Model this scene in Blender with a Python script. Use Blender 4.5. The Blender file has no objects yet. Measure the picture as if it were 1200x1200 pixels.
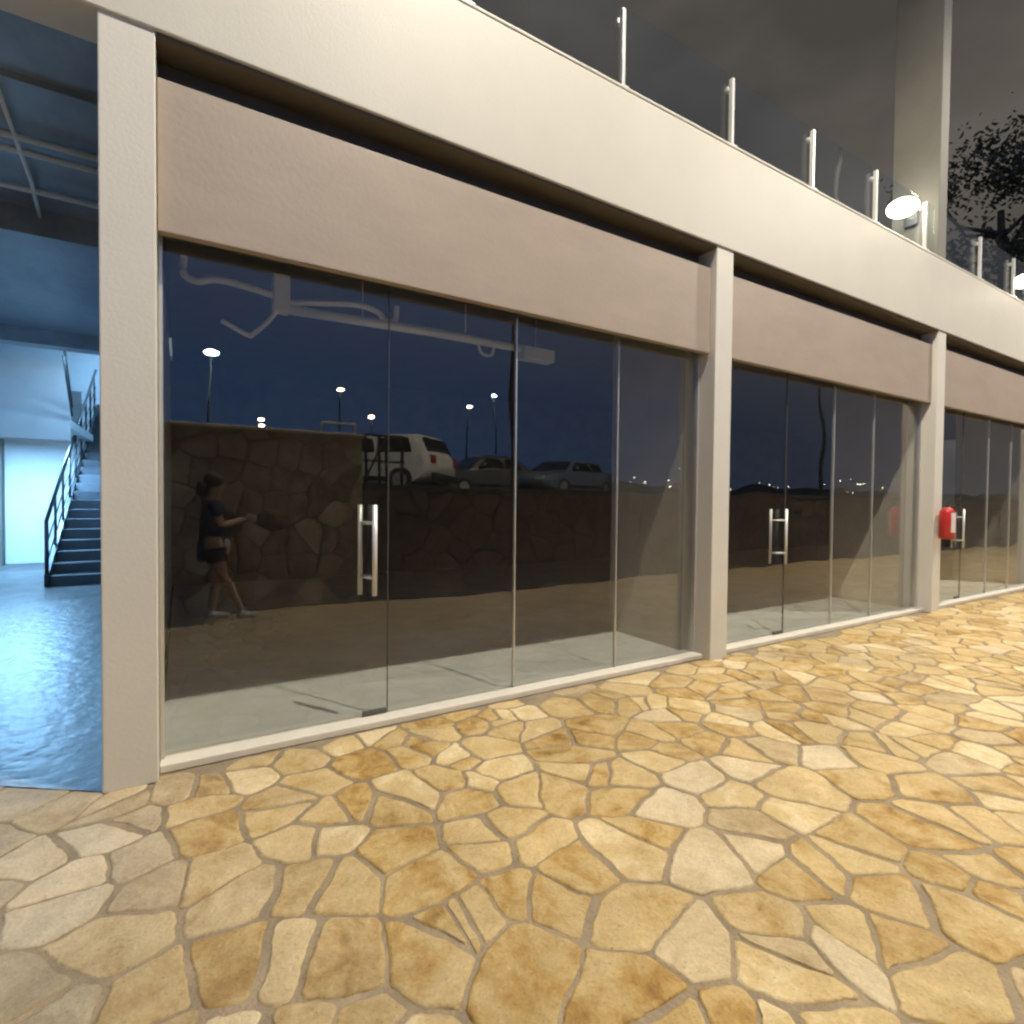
import bpy, bmesh, math, random
from mathutils import Vector, Matrix, noise
random.seed(7)
S = bpy.context.scene
COL = S.collection

# ------------------------------------------------------------------ camera
YAW, PITCH, ROLL = 0.54706, -0.021916, 0.0097637
cy, sy, cp, sp = math.cos(YAW), math.sin(YAW), math.cos(PITCH), math.sin(PITCH)
F = Vector((sy*cp, cy*cp, sp)); R0 = Vector((cy, -sy, 0)); U0 = R0.cross(F)
R = math.cos(ROLL)*R0 + math.sin(ROLL)*U0
U = -math.sin(ROLL)*R0 + math.cos(ROLL)*U0
cam = bpy.data.cameras.new('camera'); cam_ob = bpy.data.objects.new('camera', cam); COL.objects.link(cam_ob)
m = Matrix((R, U, -F)).transposed().to_4x4(); m.translation = Vector((0, -3.26, 1.45))
cam_ob.matrix_world = m
cam.sensor_fit = 'HORIZONTAL'; cam.sensor_width = 36; cam.lens = 36*637.91/1200
cam.clip_start = 0.05; cam.clip_end = 2000
S.camera = cam_ob

# ------------------------------------------------------------------ world: last blue light behind the viewer, town-lit cloud ahead
W = bpy.data.worlds.new('World'); S.world = W; W.use_nodes = True
nt = W.node_tree; N = nt.nodes; L = nt.links; N.clear()
def nn(t, **k):
    n = N.new(t)
    for a, v in k.items(): setattr(n, a, v)
    return n
out = nn('ShaderNodeOutputWorld')
sky = nn('ShaderNodeTexSky'); sky.sky_type = 'NISHITA'; sky.sun_disc = False
sky.sun_elevation = math.radians(-4); sky.sun_rotation = math.radians(200)
bg1 = nn('ShaderNodeBackground'); bg1.inputs[1].default_value = 0.1
L.new(sky.outputs[0], bg1.inputs[0])
tc = nn('ShaderNodeTexCoord'); sep = nn('ShaderNodeSeparateXYZ'); L.new(tc.outputs['Generated'], sep.inputs[0])
# facing = -y*0.93 + -x*0.35 : bluest behind-left
ma = nn('ShaderNodeMath', operation='MULTIPLY_ADD'); ma.inputs[1].default_value = -0.97; ma.inputs[2].default_value = 0.0
L.new(sep.outputs['Y'], ma.inputs[0])
mb_ = nn('ShaderNodeMath', operation='MULTIPLY_ADD'); mb_.inputs[1].default_value = -0.22
L.new(sep.outputs['X'], mb_.inputs[0]); L.new(ma.outputs[0], mb_.inputs[2])
mr = nn('ShaderNodeMapRange', interpolation_type='SMOOTHSTEP')
mr.inputs[1].default_value = -0.15; mr.inputs[2].default_value = 1.0; L.new(mb_.outputs[0], mr.inputs[0])
nz = nn('ShaderNodeTexNoise'); nz.inputs['Scale'].default_value = 2.2; nz.inputs['Detail'].default_value = 5
mp = nn('ShaderNodeMapping'); mp.inputs['Scale'].default_value = (1, 1, 2.2)
L.new(tc.outputs['Generated'], mp.inputs[0]); L.new(mp.outputs[0], nz.inputs['Vector'])
cr = nn('ShaderNodeValToRGB'); L.new(nz.outputs['Fac'], cr.inputs[0])
cr.color_ramp.elements[0].position = 0.36; cr.color_ramp.elements[0].color = (0.064, 0.057, 0.049, 1)
cr.color_ramp.elements[1].position = 0.66; cr.color_ramp.elements[1].color = (0.125, 0.112, 0.095, 1)
blue = nn('ShaderNodeMixRGB'); blue.inputs[1].default_value = (0.14, 0.22, 0.44, 1); blue.inputs[2].default_value = (0.07, 0.20, 0.50, 1)
mz = nn('ShaderNodeMapRange'); mz.inputs[1].default_value = 0.5; mz.inputs[2].default_value = 0.0
L.new(sep.outputs['Z'], mz.inputs[0]); L.new(mz.outputs[0], blue.inputs[0])
mx = nn('ShaderNodeMixRGB'); L.new(mr.outputs[0], mx.inputs[0]); L.new(cr.outputs[0], mx.inputs[1]); L.new(blue.outputs[0], mx.inputs[2])
bg2 = nn('ShaderNodeBackground'); bg2.inputs[1].default_value = 1.0; L.new(mx.outputs[0], bg2.inputs[0])
ad = nn('ShaderNodeAddShader'); L.new(bg1.outputs[0], ad.inputs[0]); L.new(bg2.outputs[0], ad.inputs[1])
L.new(ad.outputs[0], out.inputs[0])

# ------------------------------------------------------------------ render settings
S.view_settings.view_transform = 'Standard'; S.view_settings.look = 'None'
S.view_settings.exposure = 0; S.view_settings.gamma = 1; S.view_settings.use_curve_mapping = False
cyc = S.cycles; cyc.use_denoising = True; cyc.max_bounces = 8; cyc.transparent_max_bounces = 24
cyc.sample_clamp_indirect = 4; cyc.caustics_reflective = False; cyc.caustics_refractive = False
cyc.filter_width = 2.4
WARM = (1.0, 0.92, 0.76); COOL = (0.28, 0.60, 1.0)

# ------------------------------------------------------------------ materials
MATS = {}
def mat(name, col, rough=0.6, metal=0.0, var=0.06, scale=3.0, bump=0.0, bscale=40.0, emit=None, estr=0, spec=None, stretch=(1, 1, 1)):
    if name in MATS: return MATS[name]
    M = bpy.data.materials.new(name); M.use_nodes = True
    t = M.node_tree; n = t.nodes; l = t.links; b = n['Principled BSDF']
    b.inputs['Roughness'].default_value = rough; b.inputs['Metallic'].default_value = metal
    if spec is not None: b.inputs['Specular IOR Level'].default_value = spec
    c = n.new('ShaderNodeTexCoord'); mp = n.new('ShaderNodeMapping'); mp.inputs['Scale'].default_value = stretch
    l.new(c.outputs['Object'], mp.inputs[0])
    z = n.new('ShaderNodeTexNoise'); z.inputs['Scale'].default_value = scale; z.inputs['Detail'].default_value = 6; z.inputs['Roughness'].default_value = .65
    l.new(mp.outputs[0], z.inputs['Vector'])
    r = n.new('ShaderNodeValToRGB'); l.new(z.outputs['Fac'], r.inputs[0])
    r.color_ramp.elements[0].position = .3; r.color_ramp.elements[1].position = .7
    r.color_ramp.elements[0].color = tuple(max(0, x*(1-var)) for x in col)+(1,)
    r.color_ramp.elements[1].color = tuple(min(1, x*(1+var)) for x in col)+(1,)
    l.new(r.outputs[0], b.inputs['Base Color'])
    if bump:
        z2 = n.new('ShaderNodeTexNoise'); z2.inputs['Scale'].default_value = bscale; z2.inputs['Detail'].default_value = 4
        l.new(c.outputs['Object'], z2.inputs['Vector'])
        bp = n.new('ShaderNodeBump'); bp.inputs['Strength'].default_value = bump; bp.inputs['Distance'].default_value = .02
        l.new(z2.outputs['Fac'], bp.inputs['Height']); l.new(bp.outputs[0], b.inputs['Normal'])
    if emit:
        b.inputs['Emission Color'].default_value = tuple(emit)+(1,); b.inputs['Emission Strength'].default_value = estr
    MATS[name] = M
    return M

def stone_mat(name, scale, ramp, grout, gw=(0.012, 0.045), bump=.6, rough=.62, dist=.1, wall=False):
    M = bpy.data.materials.new(name); M.use_nodes = True
    t = M.node_tree; n = t.nodes; l = t.links; b = n['Principled BSDF']
    c = n.new('ShaderNodeTexCoord')
    src = c.outputs['Object']
    mp = n.new('ShaderNodeMapping'); l.new(src, mp.inputs[0])
    if wall: mp.inputs['Rotation'].default_value = (math.radians(90), 0, 0)
    else: mp.inputs['Scale'].default_value = (0.86, 1.06, 1); mp.inputs['Rotation'].default_value = (0, 0, math.radians(24))
    z = n.new('ShaderNodeTexNoise'); z.inputs['Scale'].default_value = 2.4; z.inputs['Detail'].default_value = 3
    l.new(mp.outputs[0], z.inputs['Vector'])
    sb = n.new('ShaderNodeVectorMath'); sb.operation = 'SUBTRACT'; sb.inputs[1].default_value = (.5, .5, .5); l.new(z.outputs['Color'], sb.inputs[0])
    sc = n.new('ShaderNodeVectorMath'); sc.operation = 'SCALE'; sc.inputs['Scale'].default_value = dist*2; l.new(sb.outputs[0], sc.inputs[0])
    zf = n.new('ShaderNodeTexNoise'); zf.inputs['Scale'].default_value = 22; zf.inputs['Detail'].default_value = 3; l.new(mp.outputs[0], zf.inputs['Vector'])
    sb2 = n.new('ShaderNodeVectorMath'); sb2.operation = 'SUBTRACT'; sb2.inputs[1].default_value = (.5, .5, .5); l.new(zf.outputs['Color'], sb2.inputs[0])
    sc2 = n.new('ShaderNodeVectorMath'); sc2.operation = 'SCALE'; sc2.inputs['Scale'].default_value = .03; l.new(sb2.outputs[0], sc2.inputs[0])
    a1 = n.new('ShaderNodeVectorMath'); a1.operation = 'ADD'; l.new(mp.outputs[0], a1.inputs[0]); l.new(sc.outputs[0], a1.inputs[1])
    a2 = n.new('ShaderNodeVectorMath'); a2.operation = 'ADD'; l.new(a1.outputs[0], a2.inputs[0]); l.new(sc2.outputs[0], a2.inputs[1])
    ml = n.new('ShaderNodeVectorMath'); ml.operation = 'MULTIPLY'; ml.inputs[1].default_value = (1, 1, 0); l.new(a2.outputs[0], ml.inputs[0])
    ve = n.new('ShaderNodeTexVoronoi'); ve.voronoi_dimensions = '2D'; ve.feature = 'DISTANCE_TO_EDGE'; ve.inputs['Scale'].default_value = scale
    vc = n.new('ShaderNodeTexVoronoi'); vc.voronoi_dimensions = '2D'; vc.feature = 'F1'; vc.inputs['Scale'].default_value = scale
    for v in (ve, vc): l.new(ml.outputs[0], v.inputs['Vector'])
    # grout width breathes
    zw = n.new('ShaderNodeTexNoise'); zw.inputs['Scale'].default_value = 1.7; l.new(mp.outputs[0], zw.inputs['Vector'])
    w = n.new('ShaderNodeMapRange'); w.inputs[1].default_value = .35; w.inputs[2].default_value = .65; w.inputs[3].default_value = gw[0]; w.inputs[4].default_value = gw[1]
    l.new(zw.outputs['Fac'], w.inputs[0])
    dv = n.new('ShaderNodeMath'); dv.operation = 'DIVIDE'; l.new(ve.outputs['Distance'], dv.inputs[0]); l.new(w.outputs[0], dv.inputs[1])
    mk = n.new('ShaderNodeMapRange'); mk.interpolation_type = 'SMOOTHSTEP'; mk.inputs[1].default_value = .35; mk.inputs[2].default_value = 1.9
    l.new(dv.outputs[0], mk.inputs[0])
    # stone colour
    sx = n.new('ShaderNodeSeparateColor'); l.new(vc.outputs['Color'], sx.inputs[0])
    zi = n.new('ShaderNodeTexNoise'); zi.inputs['Scale'].default_value = 4.5; zi.inputs['Detail'].default_value = 7; zi.inputs['Roughness'].default_value = .6
    zi.noise_dimensions = '4D'; l.new(mp.outputs[0], zi.inputs['Vector'])
    m10 = n.new('ShaderNodeMath'); m10.operation = 'MULTIPLY'; m10.inputs[1].default_value = 30; l.new(sx.outputs[1], m10.inputs[0]); l.new(m10.outputs[0], zi.inputs['W'])
    mxf = n.new('ShaderNodeMath'); mxf.operation = 'MULTIPLY_ADD'; mxf.inputs[1].default_value = 1.26; l.new(zi.outputs['Fac'], mxf.inputs[0])
    h = n.new('ShaderNodeMath'); h.operation = 'MULTIPLY_ADD'; h.inputs[1].default_value = .46; h.inputs[2].default_value = -.36; l.new(sx.outputs[0], h.inputs[0])
    l.new(h.outputs[0], mxf.inputs[2])
    r = n.new('ShaderNodeValToRGB'); l.new(mxf.outputs[0], r.inputs[0])
    r.color_ramp.interpolation = 'LINEAR'
    while len(r.color_ramp.elements) < len(ramp): r.color_ramp.elements.new(.5)
    for e, (p, cc) in zip(r.color_ramp.elements, ramp): e.position = p; e.color = tuple(cc)+(1,)
    # fine mottling
    zm = n.new('ShaderNodeTexNoise'); zm.inputs['Scale'].default_value = 26; zm.inputs['Detail'].default_value = 5; l.new(mp.outputs[0], zm.inputs['Vector'])
    mm = n.new('ShaderNodeMapRange'); mm.inputs[1].default_value = .3; mm.inputs[2].default_value = .7; mm.inputs[3].default_value = .84; mm.inputs[4].default_value = 1.1; l.new(zm.outputs['Fac'], mm.inputs[0])
    mu = n.new('ShaderNodeVectorMath'); mu.operation = 'SCALE'; l.new(r.outputs[0], mu.inputs[0]); l.new(mm.outputs[0], mu.inputs['Scale'])
    # grout colour varies between dust filled and dark
    gr = n.new('ShaderNodeMixRGB'); gr.inputs[1].default_value = tuple(grout[0])+(1,); gr.inputs[2].default_value = tuple(grout[1])+(1,)
    zg = n.new('ShaderNodeTexNoise'); zg.inputs['Scale'].default_value = 3.1; zg.inputs['Detail'].default_value = 4; l.new(c.outputs['Object'], zg.inputs['Vector'])
    mg = n.new('ShaderNodeMapRange'); mg.inputs[1].default_value = .42; mg.inputs[2].default_value = .6; l.new(zg.outputs['Fac'], mg.inputs[0]); l.new(mg.outputs[0], gr.inputs[0])
    mix = n.new('ShaderNodeMixRGB'); l.new(mk.outputs[0], mix.inputs[0]); l.new(gr.outputs[0], mix.inputs[1]); l.new(mu.outputs[0], mix.inputs[2])
    last = mix.outputs[0]
    if not wall:   # paler, greyer towards the passage: cool light put into the stone colour
        sp = n.new('ShaderNodeSeparateXYZ'); l.new(c.outputs['Object'], sp.inputs[0])
        zl = n.new('ShaderNodeTexNoise'); zl.inputs['Scale'].default_value = 1.6; zl.inputs['Detail'].default_value = 4; l.new(c.outputs['Object'], zl.inputs['Vector'])
        q = n.new('ShaderNodeMath'); q.operation = 'MULTIPLY_ADD'; q.inputs[1].default_value = 1.6; l.new(zl.outputs['Fac'], q.inputs[0]); l.new(sp.outputs['X'], q.inputs[2])
        dm = n.new('ShaderNodeMapRange'); dm.inputs[1].default_value = 1.35; dm.inputs[2].default_value = .1; dm.inputs[3].default_value = 0; dm.inputs[4].default_value = .72; l.new(q.outputs[0], dm.inputs[0])
        hs = n.new('ShaderNodeHueSaturation'); hs.inputs['Saturation'].default_value = .32; hs.inputs['Value'].default_value = 1.12; l.new(last, hs.inputs['Color'])
        dx = n.new('ShaderNodeMixRGB'); l.new(dm.outputs[0], dx.inputs[0]); l.new(last, dx.inputs[1]); l.new(hs.outputs[0], dx.inputs[2]); last = dx.outputs[0]
    l.new(last, b.inputs['Base Color'])
    b.inputs['Roughness'].default_value = rough; b.inputs['Specular IOR Level'].default_value = .35
    # height: stone plate + own level + surface
    hh = n.new('ShaderNodeMath'); hh.operation = 'MULTIPLY_ADD'; hh.inputs[1].default_value = .25; l.new(zm.outputs['Fac'], hh.inputs[0]); l.new(mk.outputs[0], hh.inputs[2])
    h2 = n.new('ShaderNodeMath'); h2.operation = 'MULTIPLY_ADD'; h2.inputs[1].default_value = .5; l.new(zi.outputs['Fac'], h2.inputs[0]); l.new(hh.outputs[0], h2.inputs[2])
    bp = n.new('ShaderNodeBump'); bp.inputs['Strength'].default_value = bump; bp.inputs['Distance'].default_value = .02
    l.new(h2.outputs[0], bp.inputs['Height']); l.new(bp.outputs[0], b.inputs['Normal'])
    MATS[name] = M
    return M

def glass_mat(name, f0, tint, rough=0.0):
    M = bpy.data.materials.new(name); M.use_nodes = True
    t = M.node_tree; n = t.nodes; l = t.links; n.clear()
    o = n.new('ShaderNodeOutputMaterial'); mx = n.new('ShaderNodeMixShader')
    tr = n.new('ShaderNodeBsdfTransparent'); tr.inputs[0].default_value = tuple(tint)+(1,)
    gl = n.new('ShaderNodeBsdfGlossy'); gl.inputs['Roughness'].default_value = rough; gl.inputs[0].default_value = (1, 1, 1, 1)
    lw = n.new('ShaderNodeLayerWeight'); lw.inputs['Blend'].default_value = .5
    pw = n.new('ShaderNodeMath'); pw.operation = 'POWER'; pw.inputs[1].default_value = 5; l.new(lw.outputs['Facing'], pw.inputs[0])
    ma = n.new('ShaderNodeMath'); ma.operation = 'MULTIPLY_ADD'; ma.inputs[1].default_value = 1-f0; ma.inputs[2].default_value = f0; l.new(pw.outputs[0], ma.inputs[0])
    c = n.new('ShaderNodeTexCoord'); z = n.new('ShaderNodeTexNoise'); z.inputs['Scale'].default_value = 1.1; z.inputs['Detail'].default_value = 1; l.new(c.outputs['Object'], z.inputs['Vector'])
    bp = n.new('ShaderNodeBump'); bp.inputs['Strength'].default_value = .35; bp.inputs['Distance'].default_value = .02; l.new(z.outputs['Fac'], bp.inputs['Height']); l.new(bp.outputs[0], gl.inputs['Normal'])
    l.new(ma.outputs[0], mx.inputs[0]); l.new(tr.outputs[0], mx.inputs[1]); l.new(gl.outputs[0], mx.inputs[2]); l.new(mx.outputs[0], o.inputs[0])
    MATS[name] = M
    return M

def slab_mat():
    M = bpy.data.materials.new('flagstone'); M.use_nodes = True
    t = M.node_tree; n = t.nodes; l = t.links; b = n['Principled BSDF']
    c = n.new('ShaderNodeTexCoord'); at = n.new('ShaderNodeAttribute'); at.attribute_name = 'tone'
    sx = n.new('ShaderNodeSeparateColor'); l.new(at.outputs['Color'], sx.inputs[0])
    w = n.new('ShaderNodeMath'); w.operation = 'MULTIPLY'; w.inputs[1].default_value = 60; l.new(sx.outputs[1], w.inputs[0])
    def noise_(sc, det, ro, dist=0):
        z = n.new('ShaderNodeTexNoise'); z.noise_dimensions = '4D'; z.inputs['Scale'].default_value = sc; z.inputs['Detail'].default_value = det
        z.inputs['Roughness'].default_value = ro; z.inputs['Distortion'].default_value = dist
        l.new(c.outputs['Object'], z.inputs['Vector']); l.new(w.outputs[0], z.inputs['W']); return z
    z1 = noise_(4.2, 4, .55, 1.2); z2 = noise_(17, 8, .72, .5); z3 = noise_(85, 6, .7)
    # tone = own tone + soft patches + mottling
    a = n.new('ShaderNodeMath'); a.operation = 'MULTIPLY_ADD'; a.inputs[1].default_value = 1.45; l.new(z1.outputs['Fac'], a.inputs[0])
    o = n.new('ShaderNodeMath'); o.operation = 'MULTIPLY_ADD'; o.inputs[1].default_value = .66; o.inputs[2].default_value = -.86; l.new(sx.outputs[0], o.inputs[0]); l.new(o.outputs[0], a.inputs[2])
    a2 = n.new('ShaderNodeMath'); a2.operation = 'MULTIPLY_ADD'; a2.inputs[1].default_value = .80; l.new(z2.outputs['Fac'], a2.inputs[0]); l.new(a.outputs[0], a2.inputs[2])
    r = n.new('ShaderNodeValToRGB'); l.new(a2.outputs[0], r.inputs[0])
    ramp = [(0.02, (.31, .17, .045)), (.18, (.46, .285, .09)), (.36, (.56, .395, .17)), (.52, (.61, .45, .225)), (.70, (.66, .49, .24)), (.90, (.76, .61, .37))]
    while len(r.color_ramp.elements) < len(ramp): r.color_ramp.elements.new(.5)
    for e, (p, cc) in zip(r.color_ramp.elements, ramp): e.position = p; e.color = cc+(1,)
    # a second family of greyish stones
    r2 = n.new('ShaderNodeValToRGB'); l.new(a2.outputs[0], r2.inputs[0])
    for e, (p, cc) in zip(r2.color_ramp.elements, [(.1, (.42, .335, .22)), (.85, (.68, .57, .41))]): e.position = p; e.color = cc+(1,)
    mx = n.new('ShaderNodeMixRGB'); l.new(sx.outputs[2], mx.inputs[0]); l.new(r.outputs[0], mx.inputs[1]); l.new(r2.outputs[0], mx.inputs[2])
    mm = n.new('ShaderNodeMapRange'); mm.inputs[1].default_value = .3; mm.inputs[2].default_value = .7; mm.inputs[3].default_value = .80; mm.inputs[4].default_value = 1.12; l.new(z3.outputs['Fac'], mm.inputs[0])
    mu = n.new('ShaderNodeVectorMath'); mu.operation = 'SCALE'; l.new(mx.outputs[0], mu.inputs[0]); l.new(mm.outputs[0], mu.inputs['Scale'])
    # trodden dirt and water marks that run across the stones
    zd = n.new('ShaderNodeTexNoise'); zd.inputs['Scale'].default_value = .9; zd.inputs['Detail'].default_value = 7; zd.inputs['Roughness'].default_value = .68; l.new(c.outputs['Object'], zd.inputs['Vector'])
    md = n.new('ShaderNodeMapRange'); md.inputs[1].default_value = .38; md.inputs[2].default_value = .60; md.inputs[3].default_value = .80; md.inputs[4].default_value = 1.06; l.new(zd.outputs['Fac'], md.inputs[0])
    vp = n.new('ShaderNodeTexVoronoi'); vp.inputs['Scale'].default_value = 38; l.new(c.outputs['Object'], vp.inputs['Vector'])
    mp2 = n.new('ShaderNodeMapRange'); mp2.inputs[1].default_value = .05; mp2.inputs[2].default_value = .17; mp2.inputs[3].default_value = .62; mp2.inputs[4].default_value = 1.0; l.new(vp.outputs['Distance'], mp2.inputs[0])
    pr_ = n.new('ShaderNodeMath'); pr_.operation = 'MULTIPLY'; l.new(md.outputs[0], pr_.inputs[0]); l.new(mp2.outputs[0], pr_.inputs[1])
    mu2 = n.new('ShaderNodeVectorMath'); mu2.operation = 'SCALE'; l.new(mu.outputs[0], mu2.inputs[0]); l.new(pr_.outputs[0], mu2.inputs['Scale'])
    l.new(mu2.outputs[0], b.inputs['Base Color'])
    b.inputs['Roughness'].default_value = .6; b.inputs['Specular IOR Level'].default_value = .35
    h = n.new('ShaderNodeMath'); h.operation = 'MULTIPLY_ADD'; h.inputs[1].default_value = .30; l.new(z3.outputs['Fac'], h.inputs[0])
    hb_ = n.new('ShaderNodeMath'); hb_.operation = 'MULTIPLY_ADD'; hb_.inputs[1].default_value = 1.6; l.new(z1.outputs['Fac'], hb_.inputs[0]); l.new(z2.outputs['Fac'], hb_.inputs[2]); l.new(hb_.outputs[0], h.inputs[2])
    bp = n.new('ShaderNodeBump'); bp.inputs['Strength'].default_value = .85; bp.inputs['Distance'].default_value = .018
    l.new(h.outputs[0], bp.inputs['Height']); l.new(bp.outputs[0], b.inputs['Normal'])
    return M
SLAB = slab_mat()
MORTAR = mat('mortar', (.27, .21, .14), .85, var=.30, scale=5, bump=.5, bscale=60)
RUBBLE = stone_mat('rubble_stone', 3.2,
    [(0.0, (.08, .065, .05)), (.25, (.20, .16, .125)), (.45, (.36, .30, .24)), (.6, (.46, .40, .33)), (.8, (.58, .52, .45)), (1.0, (.70, .63, .55))],
    [(.26, .22, .18), (.12, .10, .085)], gw=(.015, .05), wall=True, bump=1.0, dist=.08)
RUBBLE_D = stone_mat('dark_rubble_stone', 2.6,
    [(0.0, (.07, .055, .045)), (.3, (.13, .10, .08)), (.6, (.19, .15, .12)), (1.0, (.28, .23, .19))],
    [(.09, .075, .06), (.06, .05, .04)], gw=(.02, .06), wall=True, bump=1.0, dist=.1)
GLASS = glass_mat('clear_glass', .062, (.925, .93, .915))
GLASS_T = glass_mat('terrace_glass', .018, (.93, .96, .96))
PAINT = mat('cream_paint', (.60, .565, .49), .55, var=.035, scale=1.3, bump=.05, bscale=60)
PILLAR = mat('pillar_paint', (.70, .665, .59), .55, var=.03, scale=1.5, bump=.06, bscale=50)
PANEL = mat('tan_panel', (.40, .325, .26), .5, var=.07, scale=2.2, bump=.06, bscale=30, stretch=(.6, 1, 1.6))
SOFFIT = mat('soffit_dark', (.11, .095, .075), .8)
COLUMNP = mat('grey_column_paint', (.17, .162, .135), .7, var=.12, scale=1.2)
SCREED = mat('grey_screed', (.60, .61, .57), .6, var=.12, scale=2.5, bump=.1, bscale=20)
INNER = mat('inner_plaster', (.50, .46, .41), .8, var=.08, scale=1.5)
DARK = mat('dark_plaster', (.12, .11, .105), .85, var=.15)
SILL = mat('white_stone_sill', (.72, .67, .58), .5, var=.06, scale=5)
ALU = mat('brushed_aluminium', (.72, .70, .66), .35, .7, var=.04)
STEEL = mat('stainless_steel', (.82, .80, .76), .38, .35, var=.03)
GASKET = mat('dark_gasket', (.09, .085, .075), .6)
WALLW = mat('white_plaster', (.74, .76, .77), .7, var=.04)
CONCB = mat('passage_concrete', (.13, .14, .14), .33, var=.5, scale=2.2, bump=.55, bscale=9, spec=.5)
CEILB = mat('passage_ceiling', (.24, .27, .31), .30, var=.35, scale=1.6, bump=.4, bscale=3, stretch=(1, .4, 1))
STEP = mat('stair_concrete', (.085, .095, .11), .6, var=.15)
RAILM = mat('dark_steel', (.05, .055, .06), .45, .4)
ASPH = mat('asphalt', (.05, .048, .045), .85, var=.2, scale=8, bump=.3)
HILL = mat('dark_scrub', (.03, .034, .024), .95, var=.4, scale=.2)
PIPE = mat('pale_pipe', (.88, .87, .86), .5)
DARKC = mat('shop_ceiling_paint', (.17, .17, .18), .9)
RUBBER = mat('black_rubber', (.02, .02, .02), .8)

# ------------------------------------------------------------------ mesh helpers
class MB:
    def __init__(s): s.bm = bmesh.new()
    def box(s, x0, x1, y0, y1, z0, z1, bev=0.0):
        r = bmesh.ops.create_cube(s.bm, size=1)
        vs = r['verts']
        for v in vs: v.co = Vector((x0+(v.co.x+.5)*(x1-x0), y0+(v.co.y+.5)*(y1-y0), z0+(v.co.z+.5)*(z1-z0)))
        if bev:
            es = list({e for v in vs for e in v.link_edges})
            bmesh.ops.bevel(s.bm, geom=es, offset=bev, segments=2, affect='EDGES', profile=.5)
        return s
    def tube(s, pts, r, seg=10, cap=True):
        pts = [Vector(p) for p in pts]; rings = []
        rr = r if isinstance(r, (list, tuple)) else [r]*len(pts)
        for i, p in enumerate(pts):
            d = (pts[min(i+1, len(pts)-1)]-pts[max(i-1, 0)]).normalized()
            a = d.cross(Vector((0, 0, 1)))
            if a.length < 1e-3: a = Vector((1, 0, 0))
            a.normalize(); b = d.cross(a)
            rings.append([s.bm.verts.new(p+rr[i]*(math.cos(t*2*math.pi/seg)*a+math.sin(t*2*math.pi/seg)*b)) for t in range(seg)])
        for A, B in zip(rings, rings[1:]):
            for k in range(seg):
                f = s.bm.faces.new((A[k], A[(k+1) % seg], B[(k+1) % seg], B[k])); f.smooth = True
        if cap:
            s.bm.faces.new(rings[0][::-1]); s.bm.faces.new(rings[-1])
        return s
    def prism(s, prof, axis, a, b, bev=0):
        """prof: list of 2D points; axis 'y' => (x,z) extruded in y; 'x' => (y,z) extruded in x"""
        def P(q, t): return Vector((q[0], t, q[1])) if axis == 'y' else Vector((t, q[0], q[1]))
        A = [s.bm.verts.new(P(q, a)) for q in prof]; B = [s.bm.verts.new(P(q, b)) for q in prof]
        fs = [s.bm.faces.new(A), s.bm.faces.new(B[::-1])]
        n = len(prof)
        for i in range(n): fs.append(s.bm.faces.new((A[i], B[i], B[(i+1) % n], A[(i+1) % n])))
        if bev:
            es = list({e for f in fs for e in f.edges})
            bmesh.ops.bevel(s.bm, geom=es, offset=bev, segments=2, affect='EDGES', profile=.5)
        return s
    def ball(s, c, r, sc=(1, 1, 1), seg=16):
        q = bmesh.ops.create_uvsphere(s.bm, u_segments=seg, v_segments=seg//2+2, radius=r)
        for v in q['verts']:
            v.co = Vector((v.co.x*sc[0]+c[0], v.co.y*sc[1]+c[1], v.co.z*sc[2]+c[2]))
            for f in v.link_faces: f.smooth = True
        return s
    def build(s, name, material, parent=None):
        bmesh.ops.recalc_face_normals(s.bm, faces=s.bm.faces)
        me = bpy.data.meshes.new(name); s.bm.to_mesh(me); s.bm.free()
        me.materials.append(material)
        o = bpy.data.objects.new(name, me); COL.objects.link(o)
        if parent:
            o.parent = parent; o.matrix_parent_inverse = Matrix.Translation(-Vector(parent_loc(parent)))
        return o
def parent_loc(p):
    return Vector(p.location) if p.type == 'EMPTY' else Vector((0, 0, 0))   # mesh parents are built in place
def thing(name, label, cat, loc=(0, 0, 0), group=None):
    o = bpy.data.objects.new(name, None); COL.objects.link(o); o.location = loc; o.empty_display_size = .2
    o['label'] = label; o['category'] = cat
    if group: o['group'] = group
    return o
def tag(o, label, cat, group=None):
    o['label'] = label; o['category'] = cat
    if group: o['group'] = group
    return o
def struct(o, kind='structure'): o['kind'] = kind; return o
def copy_tree(o, parent=None):
    c = o.copy(); COL.objects.link(c); c.parent = parent
    for k in list(o.children): copy_tree(k, c)
    return c

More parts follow.
